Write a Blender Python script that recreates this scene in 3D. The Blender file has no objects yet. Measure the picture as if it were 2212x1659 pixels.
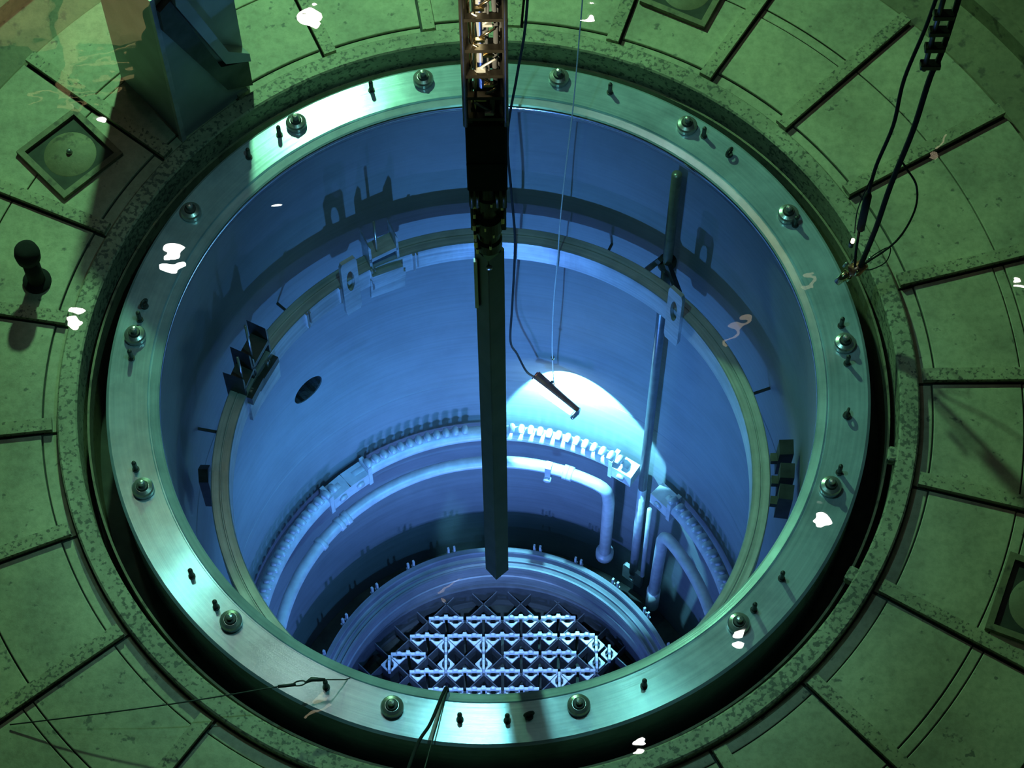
import bpy, bmesh, math, random
from mathutils import Vector, Matrix
random.seed(7)
C = bpy.context.scene.collection
S = bpy.context.scene
R = math.radians
PI = math.pi

# ------------------------------------------------------------------ camera
cam_d = bpy.data.cameras.new('camera'); cam = bpy.data.objects.new('camera', cam_d); C.objects.link(cam)
FPX, PHI, ROLL = 5165.18, R(26.688), R(-0.460)
fw = Vector((0, math.sin(PHI), -math.cos(PHI))); rt = Vector((1, 0, 0)); up = rt.cross(fw)
r2 = rt*math.cos(ROLL) + up*math.sin(ROLL); u2 = -rt*math.sin(ROLL) + up*math.cos(ROLL)
mw = Matrix((r2, u2, -fw)).transposed().to_4x4(); mw.translation = Vector((0.20194, -9.17598, 18.17333))
cam.matrix_world = mw
cam_d.sensor_width = 36.0; cam_d.lens = FPX/2212*36.0; cam_d.clip_end = 200
S.camera = cam

# ------------------------------------------------------------------ world, exposure
w = bpy.data.worlds.new('world'); S.world = w; w.use_nodes = True
w.node_tree.nodes['Background'].inputs[0].default_value = (0.25, 0.6, 0.55, 1)
w.node_tree.nodes['Background'].inputs[1].default_value = 0.012
S.view_settings.view_transform = 'Standard'; S.view_settings.look = 'None'
S.view_settings.exposure = 0.0; S.view_settings.gamma = 1.0; S.view_settings.use_curve_mapping = False
S.cycles.use_denoising = True
S.cycles.max_bounces = 6; S.cycles.diffuse_bounces = 3; S.cycles.sample_clamp_indirect = 4.0

# ------------------------------------------------------------------ underwater floodlights and added fills
def aim(o, d):
    o.rotation_euler = Vector(d).to_track_quat('-Z', 'Y').to_euler()
def spot(name, loc, to, watts, col, size, blend, rad):
    l = bpy.data.lights.new(name, 'SPOT'); l.energy = watts; l.color = col; l.spot_size = R(size); l.spot_blend = blend
    l.shadow_soft_size = rad
    o = bpy.data.objects.new(name, l); C.objects.link(o); o.location = loc; aim(o, Vector(to)-Vector(loc)); return o
def point(name, loc, watts, col, rad):
    l = bpy.data.lights.new(name, 'POINT'); l.energy = watts; l.color = col; l.shadow_soft_size = rad
    o = bpy.data.objects.new(name, l); C.objects.link(o); o.location = loc; return o
TEAL = (0.34, 1.0, 0.47); BLUE = (0.09, 0.36, 1.0)
spot('floodlight_far_wall', (-2.6, 8.6, 7.6), (0.3, 0.0, 0), 2700, TEAL, 92, 0.8, 0.22)
spot('floodlight_bridge', (-0.17, -0.55, 7.45), (-0.1, -0.4, 0), 340, (0.30, 0.95, 0.92), 62, 0.5, 0.07)
spot('floodlight_left', (-3.36, 1.10, 7.0), (-2.45, -1.8, 0), 80, (0.30, 1.0, 0.80), 34, 0.9, 0.10)
spot('floodlight_right', (1.65, -0.59, 7.2), (1.2, -2.75, 0), 60, (0.30, 1.0, 0.80), 34, 0.9, 0.10)
spot('floodlight_mast', (-1.3, -4.3, 8.4), (0.07, -1.78, 7.72), 3200, (1.0, 0.84, 0.55), 17, 0.5, 0.05)
spot('droplight_vessel', (-0.4, -1.52, -4.9), (0.0, 2.8, -4.3), 860, BLUE, 124, 1.0, 0.05)
spot('droplight_shroud', (-0.3, -1.3, -8.3), (0.0, 2.7, -7.2), 500, (0.16, 0.34, 1.0), 78, 1.0, 0.06)
point('fill_core_side', (-0.7, -1.5, -8.0), 240, (0.13, 0.28, 1.0), 0.06)  # added fill that lifts the dark annulus round the shroud
spot('floodlight_beam', (0.70, 2.45, -5.21), (1.064, 3.004, -5.958), 1400, (0.20, 0.72, 1.0), 107, 0.10, 0.03)
spot('fill_core', (0.1, -2.3, -0.9), (0.0, 1.15, -10.0), 5200, (0.24, 0.48, 1.0), 17, 0.5, 0.10)  # unseen spot added under the flange to brighten the core
spot('fill_left_wall', (1.6, -1.8, -1.0), (-2.2, 1.3, -6.8), 1300, (0.10, 0.45, 1.0), 50, 1.0, 0.10)  # unseen spot added to brighten the lower left wall

# ------------------------------------------------------------------ materials
def nodes(name):
    m = bpy.data.materials.new(name); m.use_nodes = True
    nt = m.node_tree; b = nt.nodes['Principled BSDF']; return m, nt, b
def N(nt, t, **kw):
    n = nt.nodes.new(t)
    for k, v in kw.items():
        if k in n.inputs: n.inputs[k].default_value = v
        else: setattr(n, k, v)
    return n
def ramp(nt, src, stops):
    r = nt.nodes.new('ShaderNodeValToRGB'); e = r.color_ramp.elements
    while len(e) < len(stops): e.new(0.5)
    for el, (p, c) in zip(e, stops): el.position = p; el.color = (*c, 1)
    nt.links.new(src, r.inputs[0]); return r
def mixc(nt, a, b, f, mode='MIX'):
    m = nt.nodes.new('ShaderNodeMix'); m.data_type = 'RGBA'; m.blend_type = mode
    for s, v in ((6, a), (7, b), (0, f)):
        if hasattr(v, 'is_linked') or hasattr(v, 'links'): nt.links.new(v, m.inputs[s])
        elif s == 0: m.inputs[0].default_value = v
        else: m.inputs[s].default_value = (*v, 1)
    return m.outputs[2]
def flat(name, col, rough=0.5, metal=0.0, var=0.25, scale=9.0, bump=0.0):
    m, nt, b = nodes(name)
    tc = N(nt, 'ShaderNodeTexCoord'); no = N(nt, 'ShaderNodeTexNoise', Scale=scale, Detail=5.0)
    nt.links.new(tc.outputs['Object'], no.inputs['Vector'])
    lo = tuple(c*(1-var) for c in col); hi = tuple(min(1, c*(1+var)) for c in col)
    r = ramp(nt, no.outputs['Fac'], [(0.3, lo), (0.7, hi)])
    nt.links.new(r.outputs[0], b.inputs['Base Color'])
    b.inputs['Roughness'].default_value = rough; b.inputs['Metallic'].default_value = metal
    if bump:
        bp = N(nt, 'ShaderNodeBump', Strength=bump, Distance=0.02); nt.links.new(no.outputs['Fac'], bp.inputs['Height'])
        nt.links.new(bp.outputs[0], b.inputs['Normal'])
    return m
def emit(name, col, k):
    m = bpy.data.materials.new(name); m.use_nodes = True; nt = m.node_tree; nt.nodes.clear()
    e = N(nt, 'ShaderNodeEmission'); e.inputs[0].default_value = (*col, 1); e.inputs[1].default_value = k
    o = N(nt, 'ShaderNodeOutputMaterial'); nt.links.new(e.outputs[0], o.inputs[0]); return m

def floor_mat(name, base, dark, speck_lo, speck_hi, sc):
    """painted steel plate with soft mottling and small dark chips"""
    m, nt, b = nodes(name)
    tc = N(nt, 'ShaderNodeTexCoord')
    n1 = N(nt, 'ShaderNodeTexNoise', Scale=1.3, Detail=6.0, Roughness=0.6); n2 = N(nt, 'ShaderNodeTexNoise', Scale=14.0, Detail=6.0, Roughness=0.7)
    n3 = N(nt, 'ShaderNodeTexNoise', Scale=sc, Detail=3.0, Roughness=0.55); n4 = N(nt, 'ShaderNodeTexNoise', Scale=0.9, Detail=2.0)
    for n in (n1, n2, n3, n4): nt.links.new(tc.outputs['Object'], n.inputs['Vector'])
    mid = tuple((a+c)/2 for a, c in zip(base, dark))
    r1 = ramp(nt, n1.outputs['Fac'], [(0.30, mid), (0.62, base)])
    r2_ = ramp(nt, n2.outputs['Fac'], [(0.30, (0.72, 0.72, 0.70)), (0.60, (1, 1, 1))])
    c = mixc(nt, r1.outputs[0], r2_.outputs[0], 1.0, 'MULTIPLY')
    ad = N(nt, 'ShaderNodeMath', operation='MULTIPLY_ADD'); nt.links.new(n4.outputs['Fac'], ad.inputs[0]); ad.inputs[1].default_value = 0.30
    nt.links.new(n3.outputs['Fac'], ad.inputs[2])
    r3 = ramp(nt, ad.outputs[0], [(speck_lo, (0, 0, 0)), (speck_hi, (1, 1, 1))])
    c = mixc(nt, c, mixc(nt, c, dark, 0.75), r3.outputs[0])
    nt.links.new(c, b.inputs['Base Color']); b.inputs['Roughness'].default_value = 0.6
    bp = N(nt, 'ShaderNodeBump', Strength=0.35, Distance=0.01); nt.links.new(n2.outputs['Fac'], bp.inputs['Height']); nt.links.new(bp.outputs[0], b.inputs['Normal'])
    return m
def brushed(name, base, dark, rough, metal, wear=0.5):
    """turned steel: streaks run round the vessel axis"""
    m, nt, b = nodes(name)
    tc = N(nt, 'ShaderNodeTexCoord'); sx = N(nt, 'ShaderNodeSeparateXYZ'); nt.links.new(tc.outputs['Object'], sx.inputs[0])
    at = N(nt, 'ShaderNodeMath', operation='ARCTAN2'); nt.links.new(sx.outputs[1], at.inputs[0]); nt.links.new(sx.outputs[0], at.inputs[1])
    cx = N(nt, 'ShaderNodeCombineXYZ'); nt.links.new(sx.outputs[0], cx.inputs[0]); nt.links.new(sx.outputs[1], cx.inputs[1])
    ln = N(nt, 'ShaderNodeVectorMath', operation='LENGTH'); nt.links.new(cx.outputs[0], ln.inputs[0])
    c2 = N(nt, 'ShaderNodeCombineXYZ')
    for src, k, i in ((ln.outputs['Value'], 34.0, 0), (at.outputs[0], 1.6, 1), (sx.outputs[2], 22.0, 2)):
        mu = N(nt, 'ShaderNodeMath', operation='MULTIPLY'); nt.links.new(src, mu.inputs[0]); mu.inputs[1].default_value = k; nt.links.new(mu.outputs[0], c2.inputs[i])
    n1 = N(nt, 'ShaderNodeTexNoise', Scale=1.0, Detail=7.0, Roughness=0.6); nt.links.new(c2.outputs[0], n1.inputs['Vector'])
    n2 = N(nt, 'ShaderNodeTexNoise', Scale=2.2, Detail=5.0, Roughness=0.6); nt.links.new(tc.outputs['Object'], n2.inputs['Vector'])
    r1 = ramp(nt, n1.outputs['Fac'], [(0.32, dark), (0.62, base)])
    r2_ = ramp(nt, n2.outputs['Fac'], [(0.35, (1-wear*0.6,)*3), (0.60, (1, 1, 1))])
    c = mixc(nt, r1.outputs[0], r2_.outputs[0], 1.0, 'MULTIPLY')
    nt.links.new(c, b.inputs['Base Color']); b.inputs['Metallic'].default_value = metal
    rr = N(nt, 'ShaderNodeMapRange'); nt.links.new(n1.outputs['Fac'], rr.inputs[0]); rr.inputs[3].default_value = rough*0.8; rr.inputs[4].default_value = rough*1.25
    nt.links.new(rr.outputs[0], b.inputs['Roughness'])
    bp = N(nt, 'ShaderNodeBump', Strength=0.12, Distance=0.01); nt.links.new(n1.outputs['Fac'], bp.inputs['Height']); nt.links.new(bp.outputs[0], b.inputs['Normal'])
    return m

def streaky(m, k, rot):
    nt = m.node_tree; b = nt.nodes['Principled BSDF']; t = N(nt, 'ShaderNodeTangent'); t.direction_type = 'RADIAL'; t.axis = 'Z'
    nt.links.new(t.outputs[0], b.inputs['Tangent']); b.inputs['Anisotropic'].default_value = k; b.inputs['Anisotropic Rotation'].default_value = rot
M = {}
M['plate'] = floor_mat('liner_plate_steel', (0.53, 0.51, 0.36), (0.08, 0.085, 0.08), 0.815, 0.88, 11.0)
M['lip'] = floor_mat('chipped_lip_steel', (0.46, 0.45, 0.31), (0.05, 0.055, 0.05), 0.68, 0.76, 24.0)
M['rust'] = floor_mat('stained_steel', (0.25, 0.23, 0.14), (0.06, 0.05, 0.04), 0.74, 0.84, 8.0)
M['batten'] = floor_mat('batten_steel', (0.50, 0.48, 0.32), (0.05, 0.05, 0.05), 0.71, 0.79, 34.0)
M['groove'] = flat('dark_seal_steel', (0.035, 0.04, 0.032), 0.7, 0.0, 0.5, 6)
M['flange'] = brushed('turned_flange_steel', (0.58, 0.74, 0.86), (0.47, 0.61, 0.72), 0.21, 0.45)
streaky(M['flange'], 0.6, 0.25)
M['polish'] = flat('polished_lip_steel', (0.6, 0.62, 0.62), 0.16, 1.0, 0.1)
M['wall'] = brushed('vessel_cladding_steel', (0.22, 0.245, 0.265), (0.185, 0.205, 0.22), 0.6, 0.1, 0.2)
M['ring'] = brushed('ring_steel', (0.62, 0.66, 0.68), (0.42, 0.46, 0.48), 0.36, 0.35)
M['shroud'] = brushed('shroud_steel', (0.26, 0.27, 0.30), (0.17, 0.18, 0.20), 0.5, 0.2)
M['pale'] = flat('pale_pipe_steel', (0.55, 0.57, 0.60), 0.45, 0.2, 0.15)
M['steel'] = flat('bright_steel', (0.55, 0.56, 0.54), 0.28, 0.8, 0.15)
M['dark'] = flat('dark_oxidised_steel', (0.045, 0.05, 0.05), 0.5, 0.3, 0.4)
M['midsteel'] = flat('grey_tube_steel', (0.16, 0.18, 0.19), 0.35, 0.5, 0.2)
M['black'] = flat('black_rubber', (0.010, 0.011, 0.012), 0.95, 0.0, 0.3)
M['mast'] = flat('mast_steel', (0.055, 0.05, 0.038), 0.30, 0.9, 0.3)
M['mastbox'] = flat('mast_box_paint', (0.020, 0.028, 0.016), 0.9, 0.0, 0.25)
M['brass'] = flat('polished_brass_steel', (0.75, 0.62, 0.38), 0.15, 1.0, 0.1)
M['channel'] = flat('zircaloy_channel', (0.13, 0.14, 0.14), 0.42, 0.5, 0.2, 4)
M['fuel'] = flat('bundle_steel', (0.85, 0.87, 0.88), 0.4, 0.2, 0.15)
M['fueldark'] = flat('bundle_plate_steel', (0.07, 0.075, 0.085), 0.45, 0.4, 0.2)
M['grid'] = flat('grid_steel', (0.12, 0.125, 0.14), 0.5, 0.3, 0.2)
M['copper'] = flat('reddish_metal', (0.45, 0.16, 0.10), 0.3, 0.7, 0.3)
M['rope'] = flat('white_rope', (0.75, 0.76, 0.72), 0.6, 0.0, 0.1, 40)
M['galv'] = flat('galvanised_plate', (0.42, 0.45, 0.48), 0.5, 0.3, 0.15, 3)
M['cream'] = flat('cream_painted_steel', (0.70, 0.62, 0.38), 0.6, 0.0, 0.2, 1.2)
M['bulb'] = emit('glowing_bulb', (0.30, 0.75, 1.0), 40.0)
M['lens'] = emit('glowing_lens', (0.55, 0.92, 1.0), 25.0)
M['hall'] = emit('hall_lamp_glow', (1.0, 0.97, 0.88), 150.0)
M['tube'] = emit('streak_tube_glow', (1.0, 0.84, 0.55), 7.0)  # glow of the added streak tubes
M['led'] = emit('small_lamp_glow', (1.0, 0.85, 0.6), 3.0)

# ------------------------------------------------------------------ mesh builder
class MB:
    def __init__(s): s.v = []; s.f = []; s.smooth = []
    def add(s, vs, fs, sm=False):
        k = len(s.v); s.v += [tuple(v) for v in vs]; s.f += [tuple(i+k for i in f) for f in fs]; s.smooth += [sm]*len(fs); return s
    def box(s, c, size, rz=0.0, mat=None):
        x, y, z = (a/2 for a in size); m = mat or Matrix.Rotation(rz, 3, 'Z'); c = Vector(c)
        vs = [c + m @ Vector((i*x, j*y, k*z)) for i in (-1, 1) for j in (-1, 1) for k in (-1, 1)]
        return s.add(vs, [(0, 1, 3, 2), (4, 6, 7, 5), (0, 4, 5, 1), (2, 3, 7, 6), (0, 2, 6, 4), (1, 5, 7, 3)])
    def bbox(s, c, size, b=0.01, rz=0.0):
        """box with chamfered vertical and top edges"""
        x, y, z = (a/2 for a in size); m = Matrix.Rotation(rz, 3, 'Z'); c = Vector(c)
        def ringp(x, y, z, b): return [c + m @ Vector(p) for p in ((-x+b, -y, z), (x-b, -y, z), (x, -y+b, z), (x, y-b, z), (x-b, y, z), (-x+b, y, z), (-x, y-b, z), (-x, -y+b, z))]
        vs = ringp(x, y, -z, b) + ringp(x, y, z-b, b) + ringp(x-b, y-b, z, b)
        fs = [tuple(range(7, -1, -1)), tuple(range(16, 24))]
        for k in (0, 8):
            for i in range(8): fs.append((k+i, k+(i+1) % 8, k+8+(i+1) % 8, k+8+i))
        return s.add(vs, fs)
    def tube(s, path, r, n=12, closed=False, caps=True):
        P = [Vector(p) for p in path]; rs = r if isinstance(r, (list, tuple)) else [r]*len(P)
        vs = []; fs = []; prev = None
        for i, p in enumerate(P):
            a = P[i-1] if (i or closed) else p; b = P[(i+1) % len(P)] if (i < len(P)-1 or closed) else p
            t = (b-a).normalized() if (b-a).length > 1e-9 else Vector((0, 0, 1))
            if prev is None:
                q = Vector((0, 0, 1)) if abs(t.z) < 0.9 else Vector((1, 0, 0)); u = t.cross(q).normalized()
            else: u = (prev - t*prev.dot(t)).normalized()
            prev = u; v = t.cross(u)
            vs += [p + (u*math.cos(2*PI*k/n) + v*math.sin(2*PI*k/n))*rs[i] for k in range(n)]
        L = len(P)
        for i in range(L if closed else L-1):
            j = (i+1) % L
            for k in range(n): fs.append((i*n+k, i*n+(k+1) % n, j*n+(k+1) % n, j*n+k))
        if caps and not closed: fs += [tuple(range(n-1, -1, -1)), tuple(range((L-1)*n, L*n))]
        return s.add(vs, fs, True)
    def lathe(s, prof, n=192, a0=0.0, a1=360.0, c=(0, 0, 0), loop=True, sm=False):
        """prof: (r, z) points turned about the vertical through c; loop closes the section"""
        full = abs(a1-a0-360) < 1e-6; steps = n if full else n+1; k = len(prof); vs = []; fs = []
        for i in range(steps):
            a = R(a0 + (a1-a0)*i/n)
            vs += [(c[0]+r*math.cos(a), c[1]+r*math.sin(a), c[2]+z) for r, z in prof]
        for i in range(n):
            j = (i+1) % steps
            for q in range(k if loop else k-1):
                p = (q+1) % k; fs.append((i*k+q, j*k+q, j*k+p, i*k+p))
        if not full and loop: fs += [tuple(range(k-1, -1, -1)), tuple(range((steps-1)*k, steps*k))]
        return s.add(vs, fs, sm)
    def prism(s, poly, thick, mat):
        """outline in the x-y plane extruded by thick in z, moved by the 4x4 mat"""
        n = len(poly); vs = [mat @ Vector((x, y, z)) for z in (0, thick) for x, y in poly]
        return s.add(vs, [tuple(range(n-1, -1, -1)), tuple(range(n, 2*n))] + [(i, (i+1) % n, n+(i+1) % n, n+i) for i in range(n)])
    def plate_hole(s, outer, inner, thick, mat):
        """plate whose outline and hole have the same number of points"""
        n = len(outer); vs = [mat @ Vector((x, y, z)) for z in (0, thick) for pl in (outer, inner) for x, y in pl]
        fs = []
        for i in range(n):
            j = (i+1) % n
            fs += [(i, n+i, n+j, j), (2*n+i, 2*n+j, 3*n+j, 3*n+i), (i, j, 2*n+j, 2*n+i), (n+i, 3*n+i, 3*n+j, n+j)]
        return s.add(vs, fs)
    def build(s, name, mat, parent=None):
        me = bpy.data.meshes.new(name); me.from_pydata(s.v, [], s.f); me.update()
        me.polygons.foreach_set('use_smooth', s.smooth)
        bm = bmesh.new(); bm.from_mesh(me); bmesh.ops.recalc_face_normals(bm, faces=bm.faces); bm.to_mesh(me); bm.free()
        me.materials.append(mat)
        o = bpy.data.objects.new(name, me); C.objects.link(o)
        if parent: o.parent = parent
        return o
def tag(o, label, cat, group=None):
    o['label'] = label; o['category'] = cat
    if group: o['group'] = group
    return o
def struct(o): o['kind'] = 'structure'; return o
def thing(name, label, cat, loc=(0, 0, 0), rz=0.0, group=None):
    o = bpy.data.objects.new(name, None); C.objects.link(o); o.location = loc; o.rotation_euler = (0, 0, rz)
    o.empty_display_size = 0.1
    return tag(o, label, cat, group)
def copy_tree(o, parent=None):
    c = o.copy(); C.objects.link(c)
    if parent: c.parent = parent
    for ch in list(o.children): copy_tree(ch, c)
    return c
def pol(r, a, z=0.0): return Vector((r*math.cos(R(a)), r*math.sin(R(a)), z))
def arc(r, a0, a1, z, n=40): return [pol(r, a0+(a1-a0)*i/n, z) for i in range(n+1)]
def frame(a, r, z):
    """local axes at azimuth a: x runs round the wall (clockwise seen from above), y up, z towards the axis"""
    rad = Vector((math.cos(R(a)), math.sin(R(a)), 0)); tan = Vector((math.sin(R(a)), -math.cos(R(a)), 0)); zz = Vector((0, 0, 1))
    m = Matrix((tan, zz, -rad)).transposed().to_4x4(); m.translation = rad*r + zz*z; return m
CLOCK = lambda a: ['three', 'two', 'one', 'twelve', 'eleven', 'ten', 'nine', 'eight', 'seven', 'six', 'five', 'four'][int(round((a % 360)/30.0)) % 12]

# ------------------------------------------------------------------ water
def water():
    m = bpy.data.materials.new('clear_pool_water'); m.use_nodes = True; nt = m.node_tree; nt.nodes.clear()
    o = N(nt, 'ShaderNodeOutputMaterial'); mx = N(nt, 'ShaderNodeMixShader')
    fr = N(nt, 'ShaderNodeFresnel', IOR=1.33); tr = N(nt, 'ShaderNodeBsdfTransparent'); gl = N(nt, 'ShaderNodeBsdfGlossy', Roughness=0.0)
    tr.inputs[0].default_value = (0.97, 1.0, 0.99, 1)
    tc = N(nt, 'ShaderNodeTexCoord'); n = N(nt, 'ShaderNodeTexNoise', Scale=3.0, Detail=2.0, Roughness=0.5)
    mp = N(nt, 'ShaderNodeMapping'); mp.inputs['Scale'].default_value = (1.0, 1.7, 1.0); mp.inputs['Rotation'].default_value = (0, 0, 0.5)
    nt.links.new(tc.outputs['Object'], mp.inputs[0]); nt.links.new(mp.outputs[0], n.inputs['Vector'])
    bp = N(nt, 'ShaderNodeBump', Strength=1.0, Distance=0.0009); nt.links.new(n.outputs['Fac'], bp.inputs['Height'])
    nt.links.new(bp.outputs[0], gl.inputs['Normal'])
    nt.links.new(fr.outputs[0], mx.inputs[0]); nt.links.new(tr.outputs[0], mx.inputs[1]); nt.links.new(gl.outputs[0], mx.inputs[2])
    nt.links.new(mx.outputs[0], o.inputs[0])
    return m
M['water'] = water()
b = MB(); b.add([(-9, -9, 9), (9, -9, 9), (9, 11, 9), (-9, 11, 9)], [(0, 1, 2, 3)])
struct(b.build('water_surface', M['water']))

# ------------------------------------------------------------------ cavity floor
SEAMS = [-61.5, -46.7, -31.0, -15.0, 0.1, 14.6, 30.05, 43.65, 56.8, 71.1, 85.3, 99.2, 113.7, 127.5, 141.5, 155.7, 170.3, 186.1, 201.4, 217.1, 233.4, 249.0, 264.0, 281.0]
b = MB(); b.lathe([(3.66, -1.0), (3.66, -0.17), (5.42, -0.17), (5.42, -1.0)], 192)
floor = struct(b.build('floor', M['groove']))  # dark base shows in the seam gaps as batten shade
nS = len(SEAMS)
for i, a0 in enumerate(SEAMS):
    a1 = SEAMS[(i+1) % nS]
    if a1 < a0: a1 += 360
    g = 0.10; b = MB(); ga = 0.22 if math.cos(R(a0)) < 0 else 0.0; gb = 0.22 if math.cos(R(a1)) > 0 else 0.0; dz = random.uniform(-0.004, 0.004)  # dark gap on one side only, standing in for the batten's shadow
    def strip(r0, r1, z, aa=a0+g+ga, bb=a1-g-gb): b.lathe([(r0, z-0.03), (r0, z-0.004), (r0+0.006, z), (r1-0.006, z), (r1, z-0.004), (r1, z-0.03)], 14, aa, bb)
    rin = 3.81 + random.uniform(-0.01, 0.04); rmid = 4.60 + random.uniform(-0.05, 0.05)
    strip(3.685, rin-0.014, -0.150+dz)
    if i % 3 == 1 or i in (0, 2, 20):
        strip(rin, rmid, -0.130+dz); strip(rmid+0.012, rmid+0.10, -0.136+dz); strip(rmid+0.112, 5.42, -0.130+dz)
    else:
        strip(rin, rmid, -0.130+dz); strip(rmid+0.014, 5.42, -0.132+dz)
    b.build('floor_plate', M['plate'], floor)
    # a raised batten covers each seam
    a = a0; rad = Vector((math.cos(R(a)), math.sin(R(a)), 0)); tan = Vector((-math.sin(R(a)), math.cos(R(a)), 0))
    side = 1 if tan.y > 0 else -1
    wdt = 0.115; m3 = Matrix.Rotation(R(a), 3, 'Z')
    bb = MB(); bb.box(rad*((3.72+5.42)/2) + tan*side*wdt/2 + Vector((0, 0, -0.105)), (5.42-3.72, wdt, 0.05), mat=m3)
    bb.build('floor_batten', M['batten'], floor)
# chipped raised lip round the groove, with its stained channel outside
b = MB(); b.lathe([(3.50, -0.9), (3.50, -0.05), (3.515, -0.035), (3.655, -0.035), (3.67, -0.05), (3.67, -0.9)], 256)
b.build('floor_lip', M['lip'], floor)
# seal groove between floor and vessel flange
b = MB(); b.lathe([(3.20, -0.95), (3.20, -0.85), (3.52, -0.85), (3.52, -0.95)], 192)
b.build('groove_bottom', M['groove'], floor)
b = MB(); b.lathe([(3.425, -0.86), (3.425, -0.24), (3.445, -0.24), (3.445, -0.86)], 256)
b.build('seal_rib', M['rust'], floor)
for a, r in ((-11.5, 3.47), (-30.8, 3.47)):
    b = MB(); b.bbox(pol(r, a, -0.10), (0.09, 0.13, 0.10), 0.015, R(a)); b.build('groove_clip', M['lip'], floor)
# outer curb of the cavity floor
b = MB(); b.lathe([(5.42, -1.0), (5.42, -0.22), (5.50, -0.24), (5.92, -0.16), (5.94, 0.02), (6.05, 0.02), (6.07, -0.16), (9.0, -0.16), (9.0, -1.0)], 192)
struct(b.build('trim_outer', M['rust']))

# recessed square hatches
def hatch(c, half, rz, label):
    t = thing('floor_hatch', label, 'hatch', (c[0], c[1], -0.13), rz, 'square dished hatches in the cavity floor')
    b = MB(); h = half
    sq = lambda q: [(-q, -q), (q, -q), (q, q), (-q, q)]
    b.plate_hole(sq(h), sq(h-0.055), 0.055, Matrix.Translation((0, 0, -0.005))); b.build('frame', M['rust'], t)
    b = MB(); b.box((0, 0, 0.004), (2*h-0.11, 2*h-0.11, 0.012)); b.build('base', M['groove'], t)
    b = MB(); pr = [(0.0, 0.045), (h*0.25, 0.042), (h*0.5, 0.032), (h*0.68, 0.012), (h*0.74, 0.004), (0.0, 0.0)]
    b.lathe(pr, 40, sm=True); b.build('cover', M['rust'], t)
    b = MB(); b.lathe([(0, 0.085), (0.018, 0.082), (0.028, 0.06), (0.03, 0.04), (0, 0.03)], 16, sm=True); b.build('knob', M['steel'], t)
    return t
hatch((-3.76, 2.37), 0.34, R(133.6), 'square dished hatch on the floor left of the steel buttress')
hatch((4.50, -2.05), 0.36, R(-22.3), 'square dished hatch cut by the right edge of the picture')
hatch((1.86, 4.12), 0.33, R(63.0), 'square dished hatch at the top edge, right of the mast')

# dark stanchion
b = MB(); b.tube([(0, 0, -0.01), (0, 0, 0.03)], 0.125, 24).tube([(0, 0, 0.02), (0, 0, 0.46)], 0.075, 20).tube([(0, 0, 0.42), (0, 0, 0.50), (0, 0, 0.56), (0, 0, 0.585)], [0.105, 0.112, 0.10, 0.05], 24)
o = tag(b.build('bollard', M['black']), 'short black round-headed post standing on the floor plates at the left edge', 'post')
o.location = pol(4.09, 164.9, -0.13)

# ------------------------------------------------------------------ steel buttress top left
t = thing('steel_buttress', 'tall grey steel buttress rising from the floor beside the groove, with a dark slanted band', 'buttress', (0, 0, 0))
P1 = Vector((-2.755, 2.531, -0.14)); P2 = Vector((-2.171, 3.075, -0.14)); P3 = Vector((-3.36, 3.21, -0.14)); P4 = P2 + (P3-P1)
def slab(b, a, c, th, z0=0.0, z1=2.15):
    d = (c-a).normalized(); n = Vector((d.y, -d.x, 0))*th
    q = [a, c, c-n, a-n]
    b.add([v+Vector((0, 0, z0)) for v in q] + [v+Vector((0, 0, z1)) for v in q], [(3, 2, 1, 0), (4, 5, 6, 7), (0, 1, 5, 4), (1, 2, 6, 5), (2, 3, 7, 6), (3, 0, 4, 7)])
b = MB(); slab(b, P1, P2, 0.03); b.build('front_plate', M['galv'], t)
b = MB(); slab(b, P3, P1, 0.03); b.build('side_plate', M['galv'], t)
b = MB(); b.box(P1+Vector((0.0, 0.0, 1.075)), (0.045, 0.045, 2.15), R(43)); b.build('corner_post', M['pale'], t)
d = (P2-P1).normalized(); n = Vector((d.y, -d.x, 0))
fm = Matrix((d, Vector((0, 0, 1)), n)).transposed().to_4x4(); fm.translation = P1
b = MB(); b.prism([(0.02, 2.0), (0.02, 1.72), (0.52, 0.34), (0.79, 0.14), (0.79, 0.52), (0.50, 0.72), (0.14, 2.05)], 0.07, fm)
b.build('slanted_dark_band', M['dark'], t)  # dark slanted slab raised off the front plate
b = MB(); b.prism([(0.17, 2.1), (0.16, 2.0), (0.53, 0.78), (0.79, 0.56), (0.79, 0.68), (0.58, 0.92), (0.24, 2.1)], 0.11, fm)
b.build('edge_rail', M['galv'], t)

# ------------------------------------------------------------------ vessel flange
b = MB()
b.lathe([(2.80, -0.03), (2.815, -0.02), (2.875, -0.006), (2.882, -0.022), (2.892, -0.022), (2.899, -0.001), (3.225, 0.0), (3.25, -0.02), (3.25, -0.9), (3.02, -0.9), (3.02, -0.10), (2.82, -0.10), (2.82, -0.03)], 320)
fl = b.build('vessel_flange', M['flange'])
tag(fl, 'wide brushed steel flange ring round the mouth of the flooded vessel', 'flange')

b = MB(); b.lathe([(2.80, -0.031), (2.797, -0.06), (2.803, -0.13), (2.819, -0.13), (2.819, -0.031)], 320, sm=True); b.build('inner_lip', M['polish'], fl)

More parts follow.
